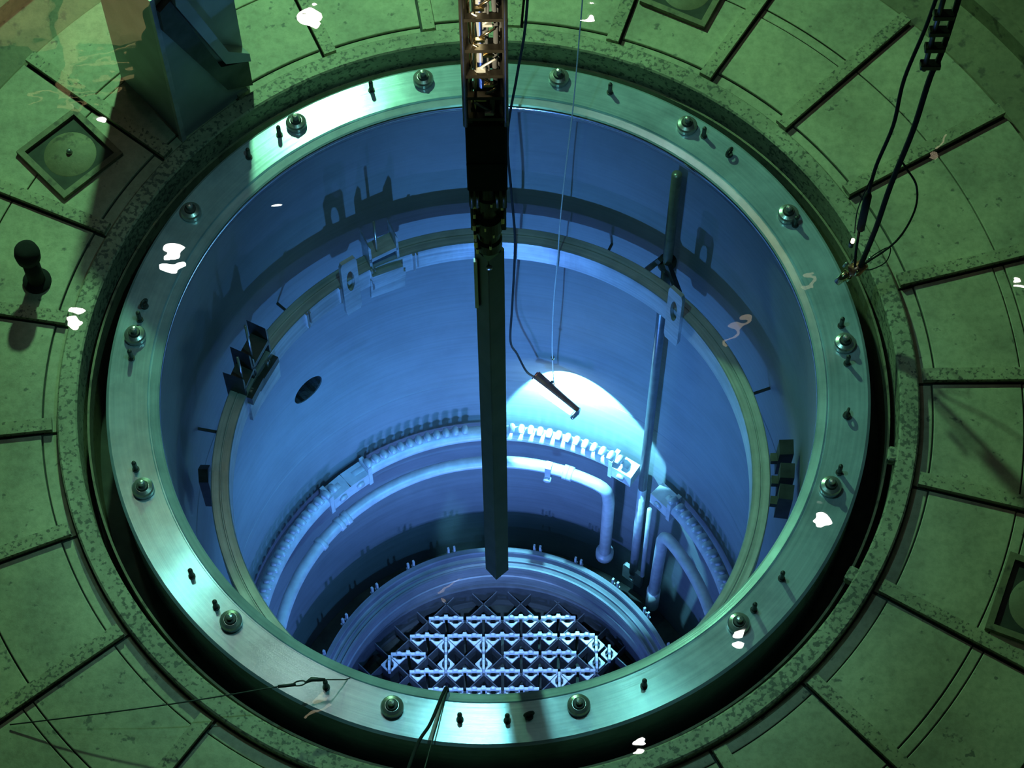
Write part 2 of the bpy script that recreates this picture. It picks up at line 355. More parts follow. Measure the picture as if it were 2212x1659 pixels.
def stud_proto():
    t = thing('flange_stud', 'x', 'stud')
    b = MB(); b.lathe([(0, 0.0), (0.088, 0.0), (0.092, 0.01), (0.092, 0.05), (0.082, 0.066), (0.055, 0.078), (0, 0.08)], 32, sm=False); b.build('washer', M['steel'], t)
    b = MB(); b.lathe([(0, 0.07), (0.05, 0.07), (0.052, 0.085), (0.046, 0.10), (0, 0.104)], 24); b.build('collar', M['dark'], t)
    b = MB(); b.lathe([(0, 0.09), (0.026, 0.09), (0.028, 0.14), (0.02, 0.158), (0, 0.162)], 20); b.build('tip', M['steel'], t)
    return t
def pin_proto():
    t = thing('guide_pin', 'x', 'pin')
    b = MB(); b.lathe([(0, 0), (0.03, 0), (0.03, 0.012), (0, 0.012)], 20); b.build('base', M['dark'], t)
    b = MB(); b.lathe([(0, 0), (0.019, 0), (0.02, 0.13), (0.014, 0.145), (0, 0.15)], 16); b.build('shank', M['dark'], t)
    return t
studs = [(3.103, 100.8), (3.12, 78.0), (3.106, 123.6), (3.097, 54.7), (3.103, 147.5), (3.088, 31.1), (3.062, 171.7), (3.069, 5.8), (3.042, -160.8), (3.024, -20.0), (3.021, -133.7), (3.015, -48.0), (3.023, -104.8), (3.009, -76.3)]
where = ['on the far flange just left of the mast', 'on the far flange just right of the mast', 'at eleven o\'clock on the flange, beside a dark pin', 'on the upper right flange, nearest above the guide pole top',
         'on the upper left flange, above the large lamp reflection', 'on the right flange below and left of the hanging cable cluster', 'on the left flange between two dark pins', 'on the right flange between two dark pins',
         'on the lower left flange with one pin above it', 'on the lower right flange just above a white lamp reflection', 'on the near left flange beside the reflection glow', 'on the near right flange partly covered by a white reflection',
         'on the near flange, left of the crossing black cable', 'on the near flange, right of the brightest glare']
sp = stud_proto(); pp = pin_proto()
for i, ((r, a), wh) in enumerate(zip(studs, where)):
    o = sp if i == 0 else copy_tree(sp)
    o.location = pol(r, a, 0); o.rotation_euler.z = R(a); o['label'] = 'domed steel stud cap ' + wh; o['group'] = 'stud caps round the vessel flange'
pins = [(3.133, 109.6, 'left of the mast on the far flange'), (3.111, 69.1, 'on the far flange between the rope and the upper right stud'), (3.104, 127.0, 'touching the left side of the eleven o\'clock stud'),
        (3.096, 133.5, 'alone on the upper left flange'), (3.108, 51.4, 'right of the stud above the guide pole'), (3.061, 175.6, 'just below the stud on the left flange'),
        (3.063, 168.6, 'just above the stud on the left flange'), (3.076, 9.2, 'just above the stud on the right flange'), (3.065, 2.4, 'just below the stud on the right flange'),
        (3.058, -164.6, 'above the lower left stud'), (3.059, -17.0, 'above the lower right stud'), (3.009, -143.8, 'in the bright glow on the lower left flange'),
        (3.02, -137.2, 'beside the near left stud'), (3.016, -37.6, 'on the lower right flange, farthest from any stud'), (3.013, -44.5, 'beside the near right stud'),
        (3.019, -65.8, 'on the near flange right of all the near studs'), (3.037, -115.4, 'under the end of the steel cable on the near flange'), (3.032, -94.4, 'just left of the white glare on the near flange'), (3.038, -87.3, 'just right of the white glare on the near flange'),
        (3.09, 29.0, 'below the stud by the hanging cable cluster')]
for i, (r, a, wh) in enumerate(pins):
    o = pp if i == 0 else copy_tree(pp)
    o.location = pol(r, a, 0); o['label'] = 'small dark guide pin ' + wh; o['group'] = 'small dark pins standing on the flange'
def eye(r, a, rz, label):
    t = thing('lifting_eye', label, 'lifting eye', pol(r, a, 0), rz, 'dark lifting eyes on the flange')
    b = MB(); b.lathe([(0, 0), (0.035, 0), (0.03, 0.03), (0, 0.03)], 16); b.build('base', M['dark'], t)
    b = MB(); b.tube([(0.035*math.cos(k*PI/8), 0, 0.06+0.035*math.sin(k*PI/8)) for k in range(16)], 0.013, 8, closed=True); b.build('eye', M['dark'], t)
eye(3.018, -84.0, 0.3, 'dark lifting eye lying on the near flange right of the white glare')
eye(3.061, 166.0, 0.9, 'dark lifting eye on the left flange above the pins')
eye(3.048, -6.9, 1.2, 'small dark lifting eye on the middle of the right flange')
eye(3.104, 46.0, 0.8, 'dark lifting eye on the upper right flange right of the guide pole')

# ------------------------------------------------------------------ vessel wall
b = MB(); b.lathe([(2.82, -0.10), (2.82, -2.8), (2.815, -2.81), (2.815, -2.84), (2.82, -2.85), (2.82, -5.6), (2.815, -5.61), (2.815, -5.64), (2.82, -5.65), (2.82, -8.0), (2.79, -8.4), (2.75, -9.8), (2.75, -11.2), (3.01, -11.2), (3.01, -0.10)], 288)
wall = struct(b.build('wall_vessel', M['wall']))
fm = frame(133.4, 3.3, -4.25)
b = MB(); b.tube([fm @ Vector((0, 0, 0)), fm @ Vector((0, 0, 0.9))], 0.19, 40)
cut = b.build('cutter', M['groove']); md = wall.modifiers.new('hole', 'BOOLEAN'); md.operation = 'DIFFERENCE'; md.object = cut; md.solver = 'EXACT'
bpy.context.view_layer.update()
dg = bpy.context.evaluated_depsgraph_get(); me = bpy.data.meshes.new_from_object(wall.evaluated_get(dg)); wall.modifiers.clear(); wall.data = me
bpy.data.objects.remove(cut)
for p in wall.data.polygons: p.use_smooth = False
fm = frame(133.4, 3.9, -4.25)
b = MB(); n = 40
b.lathe([(0.19, 0), (0.23, 0), (0.23, 1.07), (0.19, 1.07)], 40)
noz = b.build('nozzle_bore', M['groove'], wall); noz.matrix_world = fm
b = MB(); b.tube([(0, 0, 0), (0, 0, 0.02)], 0.23, 40); e = b.build('nozzle_end', M['groove'], wall); e.matrix_world = fm
b = MB(); b.lathe([(0, -11.2), (0, -11.1), (2.76, -11.1), (2.76, -11.2)], 64); struct(b.build('floor_vessel', M['groove']))

# ------------------------------------------------------------------ support ring with lugs and brackets
ring = thing('support_ring', 'narrow steel ring hung inside the vessel with upright lugs and brackets', 'ring', (0, 0, -2.0))
b = MB()
b.lathe([(2.40, -0.12), (2.40, 0.19), (2.41, 0.20), (2.475, 0.20), (2.48, 0.188), (2.49, 0.188), (2.495, 0.20), (2.56, 0.20), (2.57, 0.19), (2.57, -0.12)], 288)
b.build('rim', M['ring'], ring)
def onring(m): return Matrix.Translation((0, 0, 2.0)) @ m
def lug(a, r=2.395, z0=-2.45, h=0.98, wd=0.18):
    fm = onring(frame(a, r, z0)); o = []; i = []
    K = 24
    for k in range(K):
        th = 2*PI*k/K; cx, cy = math.cos(th), math.sin(th)
        o.append((max(-wd/2, min(wd/2, cx*wd*0.8)), h/2 + max(-h/2, min(h/2, cy*h*0.62))))
        i.append((cx*wd*0.24, h*0.62 + cy*h*0.19))
    b = MB(); b.plate_hole(o, i, 0.04, fm); b.build('slotted_lug', M['ring'], ring)
    b = MB(); b.box(fm @ Vector((0, h*0.35, -0.05)), (0.09, 0.02, 0.25), R(a)); b.build('lug_web', M['ring'], ring)
lug(42.5, z0=-2.35); lug(124.3, z0=-2.35)
# far-left bracket with shelf
def bracket(a, dark=False, z=0.0, s=1.0):
    mt = M['dark'] if dark else M['ring']
    fm = onring(frame(a, 2.40, -2.0+z))
    b = MB()
    for x in (-0.14*s, 0.14*s): b.prism([(x-0.012, -0.12), (x+0.012, -0.12), (x+0.012, 0.55*s), (x-0.012, 0.62*s)], -0.20, fm)
    b.prism([(-0.16*s, 0.0), (0.16*s, 0.0), (0.16*s, 0.10), (-0.16*s, 0.13)], 0.06, fm)
    b.prism([(-0.15*s, 0.30*s), (0.15*s, 0.34*s), (0.15*s, 0.40*s), (-0.15*s, 0.36*s)], -0.18, fm)
    b.build('bracket', mt, ring)
    b = MB(); b.prism([(-0.19*s, -0.30), (0.17*s, -0.34), (0.19*s, -0.05), (-0.17*s, 0.02)], 0.035, fm); b.build('bracket_plate', M['ring'], ring)
    b = MB(); b.tube([fm @ Vector((-0.05*s, 0.30*s, -0.06)), fm @ Vector((-0.05*s, 0.92*s, -0.06))], 0.013, 8); b.build('rod', M['steel'], ring)
bracket(114.8)
bracket(153.0, dark=True, z=0.0, s=1.1)
bracket(158.5, dark=True, z=0.05, s=0.8)
for a in (-3.5, -8.0, 1.5):
    fm = onring(frame(a, 2.63, -1.85)); b = MB()
    b.prism([(-0.07, -0.12), (0.05, -0.18), (0.07, 0.30), (-0.05, 0.36)], -0.13, fm); b.prism([(-0.03, 0.05), (0.05, 0.05), (0.05, 0.12), (-0.03, 0.12)], 0.06, fm)
    b.build('bracket', M['dark'], ring)
fm = onring(frame(178.0, 2.62, -2.45)); b = MB(); b.prism([(-0.10, -0.15), (0.10, -0.15), (0.08, 0.40), (-0.02, 0.52), (-0.10, 0.40)], -0.09, fm); b.build('bracket', M['dark'], ring)
for a, hh in ((108.0, 0.24), (118.5, 0.30), (127.0, 0.22), (152.0, 0.30), (160.0, 0.28), (137.0, 0.20)):
    fm = onring(frame(a, 2.398, -1.86)); b = MB(); b.prism([(-0.012, -hh), (0.012, -hh), (0.012, 0.06), (-0.012, 0.06)], 0.03, fm)
    b.prism([(0.03, -hh*0.8), (0.045, -hh*0.8), (0.045, 0.04), (0.03, 0.04)], 0.025, fm); b.build('tab', M['steel'], ring)
for a in (20, 65, 92, 137, 168, -30, -150, -90): # stand-offs that carry the ring from the wall
    fm = onring(frame(a, 2.82, -2.12)); b = MB(); b.prism([(-0.012, -0.02), (0.012, -0.02), (0.012, 0.0), (-0.012, 0.0)], 0.27, fm); b.build('stand_off', M['dark'], ring)

# ------------------------------------------------------------------ guide pole
t = thing('guide_pole', 'long round guide pole standing against the right-hand vessel wall below the flange', 'pole')
px, py = pol(2.68, 50.9)[:2]
b = MB(); b.tube([(px, py, -9.45), (px, py, -6.9)], 0.052, 20); b.build('lower_tube', M['pale'], t)
b = MB(); b.tube([(px, py, -6.9), (px, py, -0.08)], [0.050, 0.048], 20); b.build('upper_tube', M['midsteel'], t)
b = MB(); b.tube([(px, py, -1.72), (px, py, -1.64)], 0.09, 20); fm = frame(50.9, 2.60, -1.9)
b.prism([(-0.22, -0.05), (-0.16, -0.05), (-0.02, 0.32), (-0.06, 0.34)], -0.05, fm).prism([(0.22, -0.05), (0.16, -0.05), (0.02, 0.32), (0.06, 0.34)], -0.05, fm)
b.build('bracket', M['dark'], t)
fm = frame(50.9, 2.70, -9.72); b = MB()
K = 20; b.plate_hole([(max(-0.14, min(0.14, 0.2*math.cos(2*PI*k/K))), 0.16+max(-0.16, min(0.22, 0.3*math.sin(2*PI*k/K)))) for k in range(K)], [(0.035*math.cos(2*PI*k/K), 0.12+0.05*math.sin(2*PI*k/K)) for k in range(K)], 0.05, fm)
b.build('foot', M['pale'], t)

# thin instrument tube next to the pole
b = MB(); b.tube([pol(2.58, 46.6, -7.05), pol(2.58, 46.4, -9.05)], 0.028, 12)
tag(b.build('instrument_tube', M['pale']), 'thin pale vertical tube between the guide pole and the right downcomer', 'tube')

# ------------------------------------------------------------------ spargers with nozzles
def nozzle_mesh():
    b = MB(); b.tube([(0, 0, 0.0), (0, 0, 0.10), (0.02, 0, 0.15), (0.07, 0, 0.18), (0.11, 0, 0.17)], [0.034, 0.036, 0.038, 0.036, 0.030], 12); return b
def sparger(a0, a1, label, ends, step=2.35, gap=None):
    t = thing('sparger', label, 'sparger', (0, 0, -6.62), 0, 'curved spray headers on the vessel wall')
    b = MB(); b.tube(arc(2.66, a0, a1, 0, 60), 0.088, 16); b.build('header', M['pale'], t)
    n = int((a1-a0-5)/step); proto = None
    for i in range(n+1):
        a = a0+2.6+step*i
        if gap and gap[0] < a < gap[1]: continue
        if proto is None: proto = nozzle_mesh().build('nozzle', M['pale'], t); o = proto
        else: o = proto.copy(); C.objects.link(o); o.parent = t
        o.location = pol(2.67, a, 0.06); o.rotation_euler = (0, 0, R(a+180))
    for a, s in ends:
        fm = frame(a, 2.55, -0.14); b = MB()
        b.prism([(-0.13, -0.02), (0.13, -0.02), (0.13, 0.22), (-0.13, 0.22)], -0.20, fm); b.tube([fm @ Vector((0.0, 0.12, 0.0)), fm @ Vector((0, 0.12, 0.03))], 0.05, 16)
        b.build('end_bracket', M['pale'], t)
        b = MB(); b.prism([(0.15*s-0.025, -0.08), (0.15*s+0.025, -0.08), (0.15*s+0.025, 0.34), (0.15*s-0.025, 0.34)], -0.18, fm); b.build('strap', M['pale'], t)
    return t
sparger(54.9, 127.5, 'far curved header with a row of nozzles behind the hanging fuel bundle', [(55.8, -1), (127.0, 1)], gap=(92.5, 95.5))
b = MB(); fm = frame(94.0, 2.52, -6.66)
sparger(131.5, 172.0, 'left curved header with a row of nozzles, running down under the wall hole', [(132.6, -1)])
sparger(-14.0, 43.0, 'right curved header with a row of nozzles beyond the guide pole', [(43.5, 1)])

# core spray pipes
t = thing('spray_pipe', 'pale pipe curving below the far nozzle row and turning down at its right end', 'pipe', (0, 0, 0))
path = arc(2.46, 172, 61.5, -6.98, 80) + [pol(2.46, 59.8, -7.0), pol(2.47, 58.7, -7.07), pol(2.48, 58.2, -7.2), pol(2.49, 58.0, -7.4), pol(2.49, 58.0, -8.95)]
b = MB(); b.tube(path, 0.072, 16); b.build('pipe', M['pale'], t)
for a in (69.3, 70.6, 134.0, 136.5, 143.9):
    b = MB(); b.tube(arc(2.46, a-0.7, a+0.7, -6.98, 3), 0.088, 16); b.build('coupling', M['pale'], t)
fm = frame(75.2, 2.36, -7.10); b = MB(); b.prism([(-0.03, 0), (0.03, 0), (0.035, 0.3), (-0.035, 0.3)], -0.10, fm); b.tube([fm @ Vector((0, 0.02, 0.03)), fm @ Vector((0, 0.02, -0.08))], 0.045, 12); b.build('clamp', M['pale'], t)
b = MB(); b.tube([pol(2.49, 58.0, -8.85), pol(2.49, 58.0, -8.98)], 0.11, 16); b.build('collar', M['pale'], t)
t = thing('spray_pipe', 'pale pipe dropping beside the guide pole and curving off to the right', 'pipe', (0, 0, 0))
path = arc(2.50, -14, 36.5, -7.12, 40) + [pol(2.50, 38.2, -7.13), pol(2.50, 39.2, -7.2), pol(2.50, 39.8, -7.32), pol(2.51, 40.0, -7.5), pol(2.53, 41.0, -9.35)]
b = MB(); b.tube(path, 0.07, 16); b.build('pipe', M['pale'], t)
b = MB(); b.tube([pol(2.53, 41.0, -9.0), pol(2.53, 41.0, -9.5)], 0.085, 16); b.build('sleeve', M['pale'], t)

# ------------------------------------------------------------------ shroud
sh = thing('core_shroud', 'stepped steel shroud ring round the reactor core at the bottom of the vessel', 'shroud', (0, 0, 0))
b = MB()
b.lathe([(2.285, -11.1), (2.285, -9.3), (2.24, -9.2), (2.24, -9.02), (2.23, -8.98), (2.175, -8.98), (2.165, -9.0), (2.16, -9.10), (2.115, -9.115), (2.11, -9.09), (2.095, -9.09), (2.09, -9.13),
         (2.05, -9.15), (2.045, -9.11), (2.02, -9.11), (2.012, -9.15), (2.01, -9.34), (1.995, -9.35), (1.99, -9.45), (2.01, -9.46), (2.01, -9.62), (2.10, -9.68), (2.25, -9.72), (2.25, -11.1)], 256)
b.build('shell', M['shroud'], sh)
def sb():
    b = MB(); b.box((0, 0, 0.02), (0.028, 0.024, 0.22)); b.box((0.012, 0, -0.06), (0.04, 0.034, 0.04)); return b
lp = None
for k in range(14):
    for da in (-0.95, 0.95):
        a = 9.5 + k*13.55 + da
        if lp is None: lp = sb().build('bolt', M['pale'], sh); o = lp
        else: o = lp.copy(); C.objects.link(o); o.parent = sh
        o.location = pol(2.25, a, -8.99); o.rotation_euler = (0, 0, R(a))
# annulus floor with ledge
b = MB(); b.lathe([(2.25, -10.3), (2.25, -10.2), (2.745, -10.2), (2.745, -10.3)], 128); struct(b.build('floor_annulus', M['groove']))

# ------------------------------------------------------------------ top guide and fuel
tg = thing('core_grid', 'diagonal lattice of steel plates holding the fuel bundles in the core', 'grid', (0, 0, 0))
b = MB(); b.lathe([(2.10, -10.40), (2.10, -9.98), (2.115, -9.96), (2.24, -9.96), (2.24, -10.40)], 192); b.build('rim', M['grid'], tg)
CELL = 0.4700/math.sqrt(2); b = MB()
X0, Y0 = -0.180, 1.697   # centre of one cell of the farthest row
for s in (0, 1):
    d = Vector((1, 1, 0)).normalized() if s == 0 else Vector((1, -1, 0)).normalized(); nrm = Vector((-d.y, d.x, 0))
    off0 = Vector((X0, Y0, 0)).dot(nrm) + CELL/2
    for k in range(-20, 21):
        q = off0 + k*CELL
        if abs(q) > 2.06: continue
        L = math.sqrt(2.1**2-q*q); b.box(nrm*q + Vector((0, 0, -10.24)), (2*L, 0.012, 0.24), mat=Matrix.Rotation(math.atan2(d.y, d.x), 3, 'Z'))
b.build('lattice', M['grid'], tg)
b = MB(); b.lathe([(0, -11.05), (0, -10.95), (2.24, -10.95), (2.24, -11.05)], 64); struct(b.build('floor_core', M['groove']))

def bundle_proto(both=False, clip=False):
    t = thing('fuel_bundle', 'x', 'fuel bundle'); h = 0.070
    sq = lambda q: [(-q, -q), (q, -q), (q, q), (-q, q)]
    r45 = Matrix.Rotation(PI/4, 4, 'Z')
    b = MB(); b.plate_hole(sq(h), sq(h-0.005), 0.80, r45 @ Matrix.Translation((0, 0, -0.90))); b.build('channel', M['fueldark'], t)
    b = MB(); b.plate_hole(sq(h-0.006), sq(0.028), 0.03, r45 @ Matrix.Translation((0, 0, -0.13))); b.build('tie_plate', M['fueldark'], t)
    # bail handle across the diagonal: two uprights, a bar and a raised middle
    b = MB(); b.prism([(-0.098, -0.10), (-0.078, -0.10), (-0.078, -0.005), (0.078, -0.005), (0.078, -0.10), (0.098, -0.10), (0.098, 0.035), (0.040, 0.035), (0.018, 0.07), (-0.018, 0.07), (-0.040, 0.035), (-0.098, 0.035)], 0.03,
            Matrix(((1, 0, 0, 0), (0, 0, -1, 0.015), (0, 1, 0, 0), (0, 0, 0, 1)))); b.build('handle', M['fuel'], t)
    if clip:
        b = MB(); b.bbox((0.1175, 0.0, 0.035), (0.07, 0.035, 0.05), 0.006).box((0.1175, 0.0, 0.075), (0.045, 0.05, 0.012)); b.build('channel_clip', M['fuel'], t)
    # pale chevron standing in for the lit corner of the upper tie plate
    for sy in ((1, -1) if both else (1,)):
        b = MB(); pts = [(-0.084, -0.026), (-0.058, -0.026), (-0.028, -0.050), (0.028, -0.050), (0.058, -0.026), (0.084, -0.026), (0.006, -0.104), (-0.006, -0.104)]
        b.prism(pts, 0.03, Matrix.Translation((0, 0, -0.07)) @ Matrix.Rotation(0 if sy > 0 else PI, 4, 'Z')); b.build('lit_corner', M['fuel'], t)
    return t
bp = bundle_proto(); bp2 = bundle_proto(True); bp3 = bundle_proto(False, True)
DX = 0.235
first = [True, True, True]
def bundle(x, y, rz, label, group, kind=0):
    pr = (bp, bp2, bp3)[kind]
    if first[kind]: o = pr; first[kind] = False
    else: o = copy_tree(pr)
    o.location = (x, y, -10.02); o.rotation_euler.z = rz; o['label'] = label; o['group'] = group
    return o
ORD = ['first', 'second', 'third', 'fourth', 'fifth', 'sixth', 'seventh', 'eighth', 'ninth', 'tenth', 'eleventh', 'twelfth']
rows = [('farthest', 0, [-0.65, -0.18, 0.29, 0.76-0.0], ''), ('second farthest', 1, [-0.885, -0.415, 0.055, 0.525, 0.995], ''),
        ('third farthest', 2, [-1.12, 0.29, 0.76], ''), ('fourth farthest', 3, [-0.885, -0.415, 0.055, 0.525, 0.995], ''), ('nearest visible', 4, [-0.65, -0.18, 0.29], '')]
for nm, j, cs, _ in rows:
    y = Y0 - j*DX; k = 0
    for c in cs:
        for s in (-1, 1):
            bundle(c+s*DX/2, y, 0, 'fuel bundle with a bright cross handle, %s from the left in the %s row' % (ORD[k], nm), 'fuel bundles with handles running left to right', 2 if s < 0 else 0); k += 1
vert = [(-0.65, 1.227, 'N', ''), (-0.65, 1.227, 'S', ''), (-0.18, 1.227, 'N', ''), (-0.18, 1.227, 'S', ''),
        (1.23, 1.227, 'N', ''), (1.23, 1.227, 'S', ''), (1.465, 1.227, 'W', ''), (0.76, 0.992, 'S', ''), (-1.355, 0.992, 'N', '')]
vl = ['behind the left gap of row three', 'before the left gap of row three', 'behind the middle gap of row three', 'before the middle gap of row three',
      'at the right end below row two', 'at the right end above row four', 'alone at the far right', 'before the right part of row four', 'alone at the far left']
for (x, y, s, _), l in zip(vert, vl):
    yy = y + (DX/2 if s == 'N' else -DX/2 if s == 'S' else 0); xx = x - (0.075 if s == 'W' else 0)
    bundle(xx, yy, PI/2, 'bright fuel bundle, handle turned towards the viewer, ' + l, 'fuel bundles with handles running near to far', 1)

# ------------------------------------------------------------------ refuelling mast with hanging bundle
mx_, my_ = 0.068, -1.779
t = thing('refuelling_mast', 'telescoping metal mast with cables and a dark box hanging down through the water', 'mast', (mx_, my_, 0))
hw = 0.112
b = MB()
for sx in (-1, 1):
    for sy in (-1, 1): b.tube([(sx*hw, sy*hw, 6.9), (sx*hw, sy*hw, 9.8)], 0.016, 10)
b.build('frame_tube', M['mast'], t)
sqq = lambda q: [(-q, -q), (q, -q), (q, q), (-q, q)]
for z in (6.96, 7.17, 7.38, 7.62, 7.9, 8.2, 8.6, 9.0, 9.4, 9.75):
    b = MB(); b.plate_hole(sqq(hw+0.012), sqq(hw-0.028), 0.028, Matrix.Translation((0, 0, z))); b.build('cross_band', M['mast'], t)
b = MB(); b.tube([(-0.02, 0.02, 6.9), (-0.02, 0.02, 9.8)], 0.045, 20); b.build('inner_tube', M['steel'], t)
for k, (x, y, r_) in enumerate(((0.06, -0.07, 0.014), (-0.075, -0.06, 0.010), (0.085, 0.03, 0.012), (-0.05, -0.095, 0.007), (0.02, -0.085, 0.006))):
    b = MB(); b.tube([(x+0.006*math.sin(i*1.7+k), y+0.005*math.cos(i*2.1+k), 6.9+i*0.18) for i in range(17)], r_, 8); b.build('cable', M['black'] if k % 2 == 0 else M['brass'], t)
for k in range(12):
    z = 7.0+k*0.14; s = 1 if k % 2 else -1
    b = MB(); b.tube([(-0.05*s, -0.10, z), (0.06*s, -0.10, z+0.11)], 0.007, 8).box((-0.02*s, -0.11, z+0.02), (0.05, 0.02, 0.022)); b.build('brace', M['brass'] if k % 3 else M['steel'], t)
b = MB(); b.bbox((0, 0, 6.555), (0.235, 0.235, 0.71), 0.012).box((0, -0.119, 6.50), (0.236, 0.006, 0.010)); b.build('box_section', M['mastbox'], t)
b = MB()
for x, dr in ((-0.095, 0), (-0.062, 0), (0.055, 0), (0.095, 0)): b.tube([(x, -0.09, 5.98), (x, -0.09, 6.22)], 0.013, 8)
b.box((-0.085, -0.0, 6.1), (0.05, 0.19, 0.22)); b.box((0.09, -0.0, 6.1), (0.045, 0.19, 0.26)); b.build('lower_bracket', M['mast'], t)
gr = MB(); gr.lathe([(0, 6.24), (0.075, 6.24), (0.075, 6.02), (0.085, 6.0), (0.085, 5.9), (0.06, 5.86), (0.06, 5.78), (0.088, 5.74), (0.088, 5.60), (0.07, 5.57), (0.07, 5.50), (0.082, 5.47), (0.082, 5.38), (0, 5.38)], 28)
gr.build('grapple', M['mast'], t)
for k, (x, z, s) in enumerate(((-0.080, 5.98, 0.02), (-0.082, 5.86, 0.016), (-0.086, 5.72, 0.02), (-0.083, 5.62, 0.018), (-0.08, 5.52, 0.022), (0.083, 5.95, 0.015), (0.086, 5.80, 0.02), (-0.02, 5.70, 0.014), (0.03, 5.62, 0.012), (0.01, 5.48, 0.014), (-0.07, 5.44, 0.018), (0.02, 5.98, 0.012))):
    b = MB(); b.bbox((x, -0.062, z), (s, 0.05, s*3.0), 0.003); b.build('latch', M['brass'], t)
for sx in (-1, 1):
    b = MB(); b.bbox((sx*0.09, 0.0, 5.78), (0.035, 0.07, 0.34), 0.006); b.build('finger', M['dark'], t)

t = thing('hanging_fuel_bundle', 'dark square fuel bundle hanging point-first below the mast over the core', 'fuel bundle', (mx_, my_, 0))
h = 0.0965/math.sqrt(2)*1.0
b = MB(); r1m = Matrix.Rotation(PI/4+R(-4), 4, 'Z')
b.prism([(-h+0.006, -h), (h-0.006, -h), (h, -h+0.006), (h, h-0.006), (h-0.006, h), (-h+0.006, h), (-h, h-0.006), (-h, -h+0.006)], 5.22, r1m @ Matrix.Translation((0, 0, 0.11)))
b.build('channel', M['channel'], t)
b = MB(); q = [r1m @ Vector((x, y, z)) for x, y, z in ((-h, -h, 0.11), (h, -h, 0.11), (h, h, 0.11), (-h, h, 0.11), (-0.02, -0.02, -0.02), (0.02, -0.02, -0.02), (0.02, 0.02, -0.02), (-0.02, 0.02, -0.02))]
b.add(q, [(0, 1, 2, 3), (7, 6, 5, 4), (0, 4, 5, 1), (1, 5, 6, 2), (2, 6, 7, 3), (3, 7, 4, 0)]); b.build('nose', M['steel'], t)
b = MB(); b.tube([(-0.06, 0, 5.30), (-0.06, 0, 5.39), (0.06, 0, 5.39), (0.06, 0, 5.30)], 0.012, 8); b.build('handle', M['steel'], t)
b = MB(); b.box((-0.088, -0.02, 4.92), (0.022, 0.03, 0.60)); b.tube([(0.0, -0.105, 5.26), (0.0, -0.09, 5.26)], 0.02, 12); b.build('spacer_clip', M['steel'], t)

# ------------------------------------------------------------------ submerged floodlight, its rope and cable
A = pol(2.62, 79.6, -5.05); B_ = Vector((0.90, 2.255, -5.20)); ax = (B_-A).normalized()
nd = Vector((-0.54, -0.38, -0.74)); nd = (nd - ax*nd.dot(ax)).normalized(); sd = ax.cross(nd).normalized()
if sd.y > 0: sd = -sd
L = (B_-A).length
lm = Matrix((ax, sd, nd)).transposed().to_4x4(); lm.translation = A
t = thing('submerged_floodlight', 'glowing underwater floodlight hanging on a rope close to the far wall', 'lamp', tuple(A))
im = Matrix.Translation(-A) @ lm
b = MB(); sec = [(0.055*math.cos(PI*k/8), -0.055*math.sin(PI*k/8)) for k in range(9)] + [(0.045*math.cos(PI*k/8), -0.045*math.sin(PI*k/8)) for k in range(8, -1, -1)]
n = len(sec); v = []
for x, s in ((-0.02, 1.2), (0.12, 1.1), (L*0.6, 0.85), (L+0.02, 0.7)): v += [im @ Vector((x, y*s, z*s)) for y, z in sec]
f = []
for i in range(3):
    for k in range(n): f.append((i*n+k, i*n+(k+1) % n, (i+1)*n+(k+1) % n, (i+1)*n+k))
f += [tuple(range(n-1, -1, -1)), tuple(range(3*n, 4*n))]
b.add(v, f); b.tube([im @ Vector((-0.02, 0, 0)), im @ Vector((-0.035, 0, 0))], 0.05, 16); b.build('housing', M['copper'], t)
b = MB(); b.tube([im @ Vector((0.06, 0, -0.012)), im @ Vector((L-0.03, 0, -0.010))], 0.016, 12); b.build('bulb', M['bulb'], t)
b = MB(); b_ = B_-A; o1 = Vector((-0.035, -0.105, -0.07)); o0 = Vector((0.0, -0.02, -0.045)); th = Vector((0.0, 0.012, -0.02))
q = [b_*0.10+o0, b_*0.93+o0, b_*0.90+o1*0.75, b_*0.14+o1]
b.add(q + [v+th for v in q], [(0, 1, 2, 3), (7, 6, 5, 4), (0, 4, 5, 1), (1, 5, 6, 2), (2, 6, 7, 3), (3, 7, 4, 0)]); b.build('lens', M['lens'], t)
b = MB(); b.tube([im @ Vector((L+0.01, -0.04, 0.0)), im @ Vector((L+0.03, 0.03, 0.01)), im @ Vector((L+0.02, 0.12, 0.05))], [0.03, 0.028, 0.022], 10); b.build('end_cap', M['steel'], t)
b = MB(); b.tube([im @ Vector((0.16, 0.0, -0.055)), im @ Vector((0.16, 0.0, -0.085))], 0.016, 10); b.build('knob', M['dark'], t)

rp = [(0.80, 2.26, 2.6), (0.78, 2.28, 1.7), (0.748, 2.24, 0.76), (0.695, 2.235, -0.35), (0.665, 2.24, -1.15), (0.65, 2.24, -1.9), (0.625, 2.26, -2.75), (0.62, 2.29, -3.7), (0.645, 2.51, -4.78), (0.66, 2.515, -5.12)]
rp = [Vector((0.82, 2.28, 8.9)), Vector((0.83, 2.29, 5))] + [Vector(p) for p in rp]
def smooth_path(P, k=6):
    out = []
    for i in range(len(P)-1):
        p0 = P[max(i-1, 0)]; p1 = P[i]; p2 = P[i+1]; p3 = P[min(i+2, len(P)-1)]
        for j in range(k):
            s = j/k; out.append(0.5*((2*p1)+(p2-p0)*s+(2*p0-5*p1+4*p2-p3)*s*s+(3*p1-p0-3*p2+p3)*s**3))
    return out+[P[-1]]
t = thing('lamp_rope', 'thin white rope hanging straight down to the submerged floodlight', 'rope')
b = MB(); b.tube(smooth_path(rp), 0.0065, 6); b.build('rope', M['rope'], t)
b = MB(); b.lathe([(0, -0.04), (0.018, -0.02), (0.02, 0.02), (0, 0.04)], 12, c=(0.634, 2.41, -4.27)); b.build('clip', M['brass'], t)
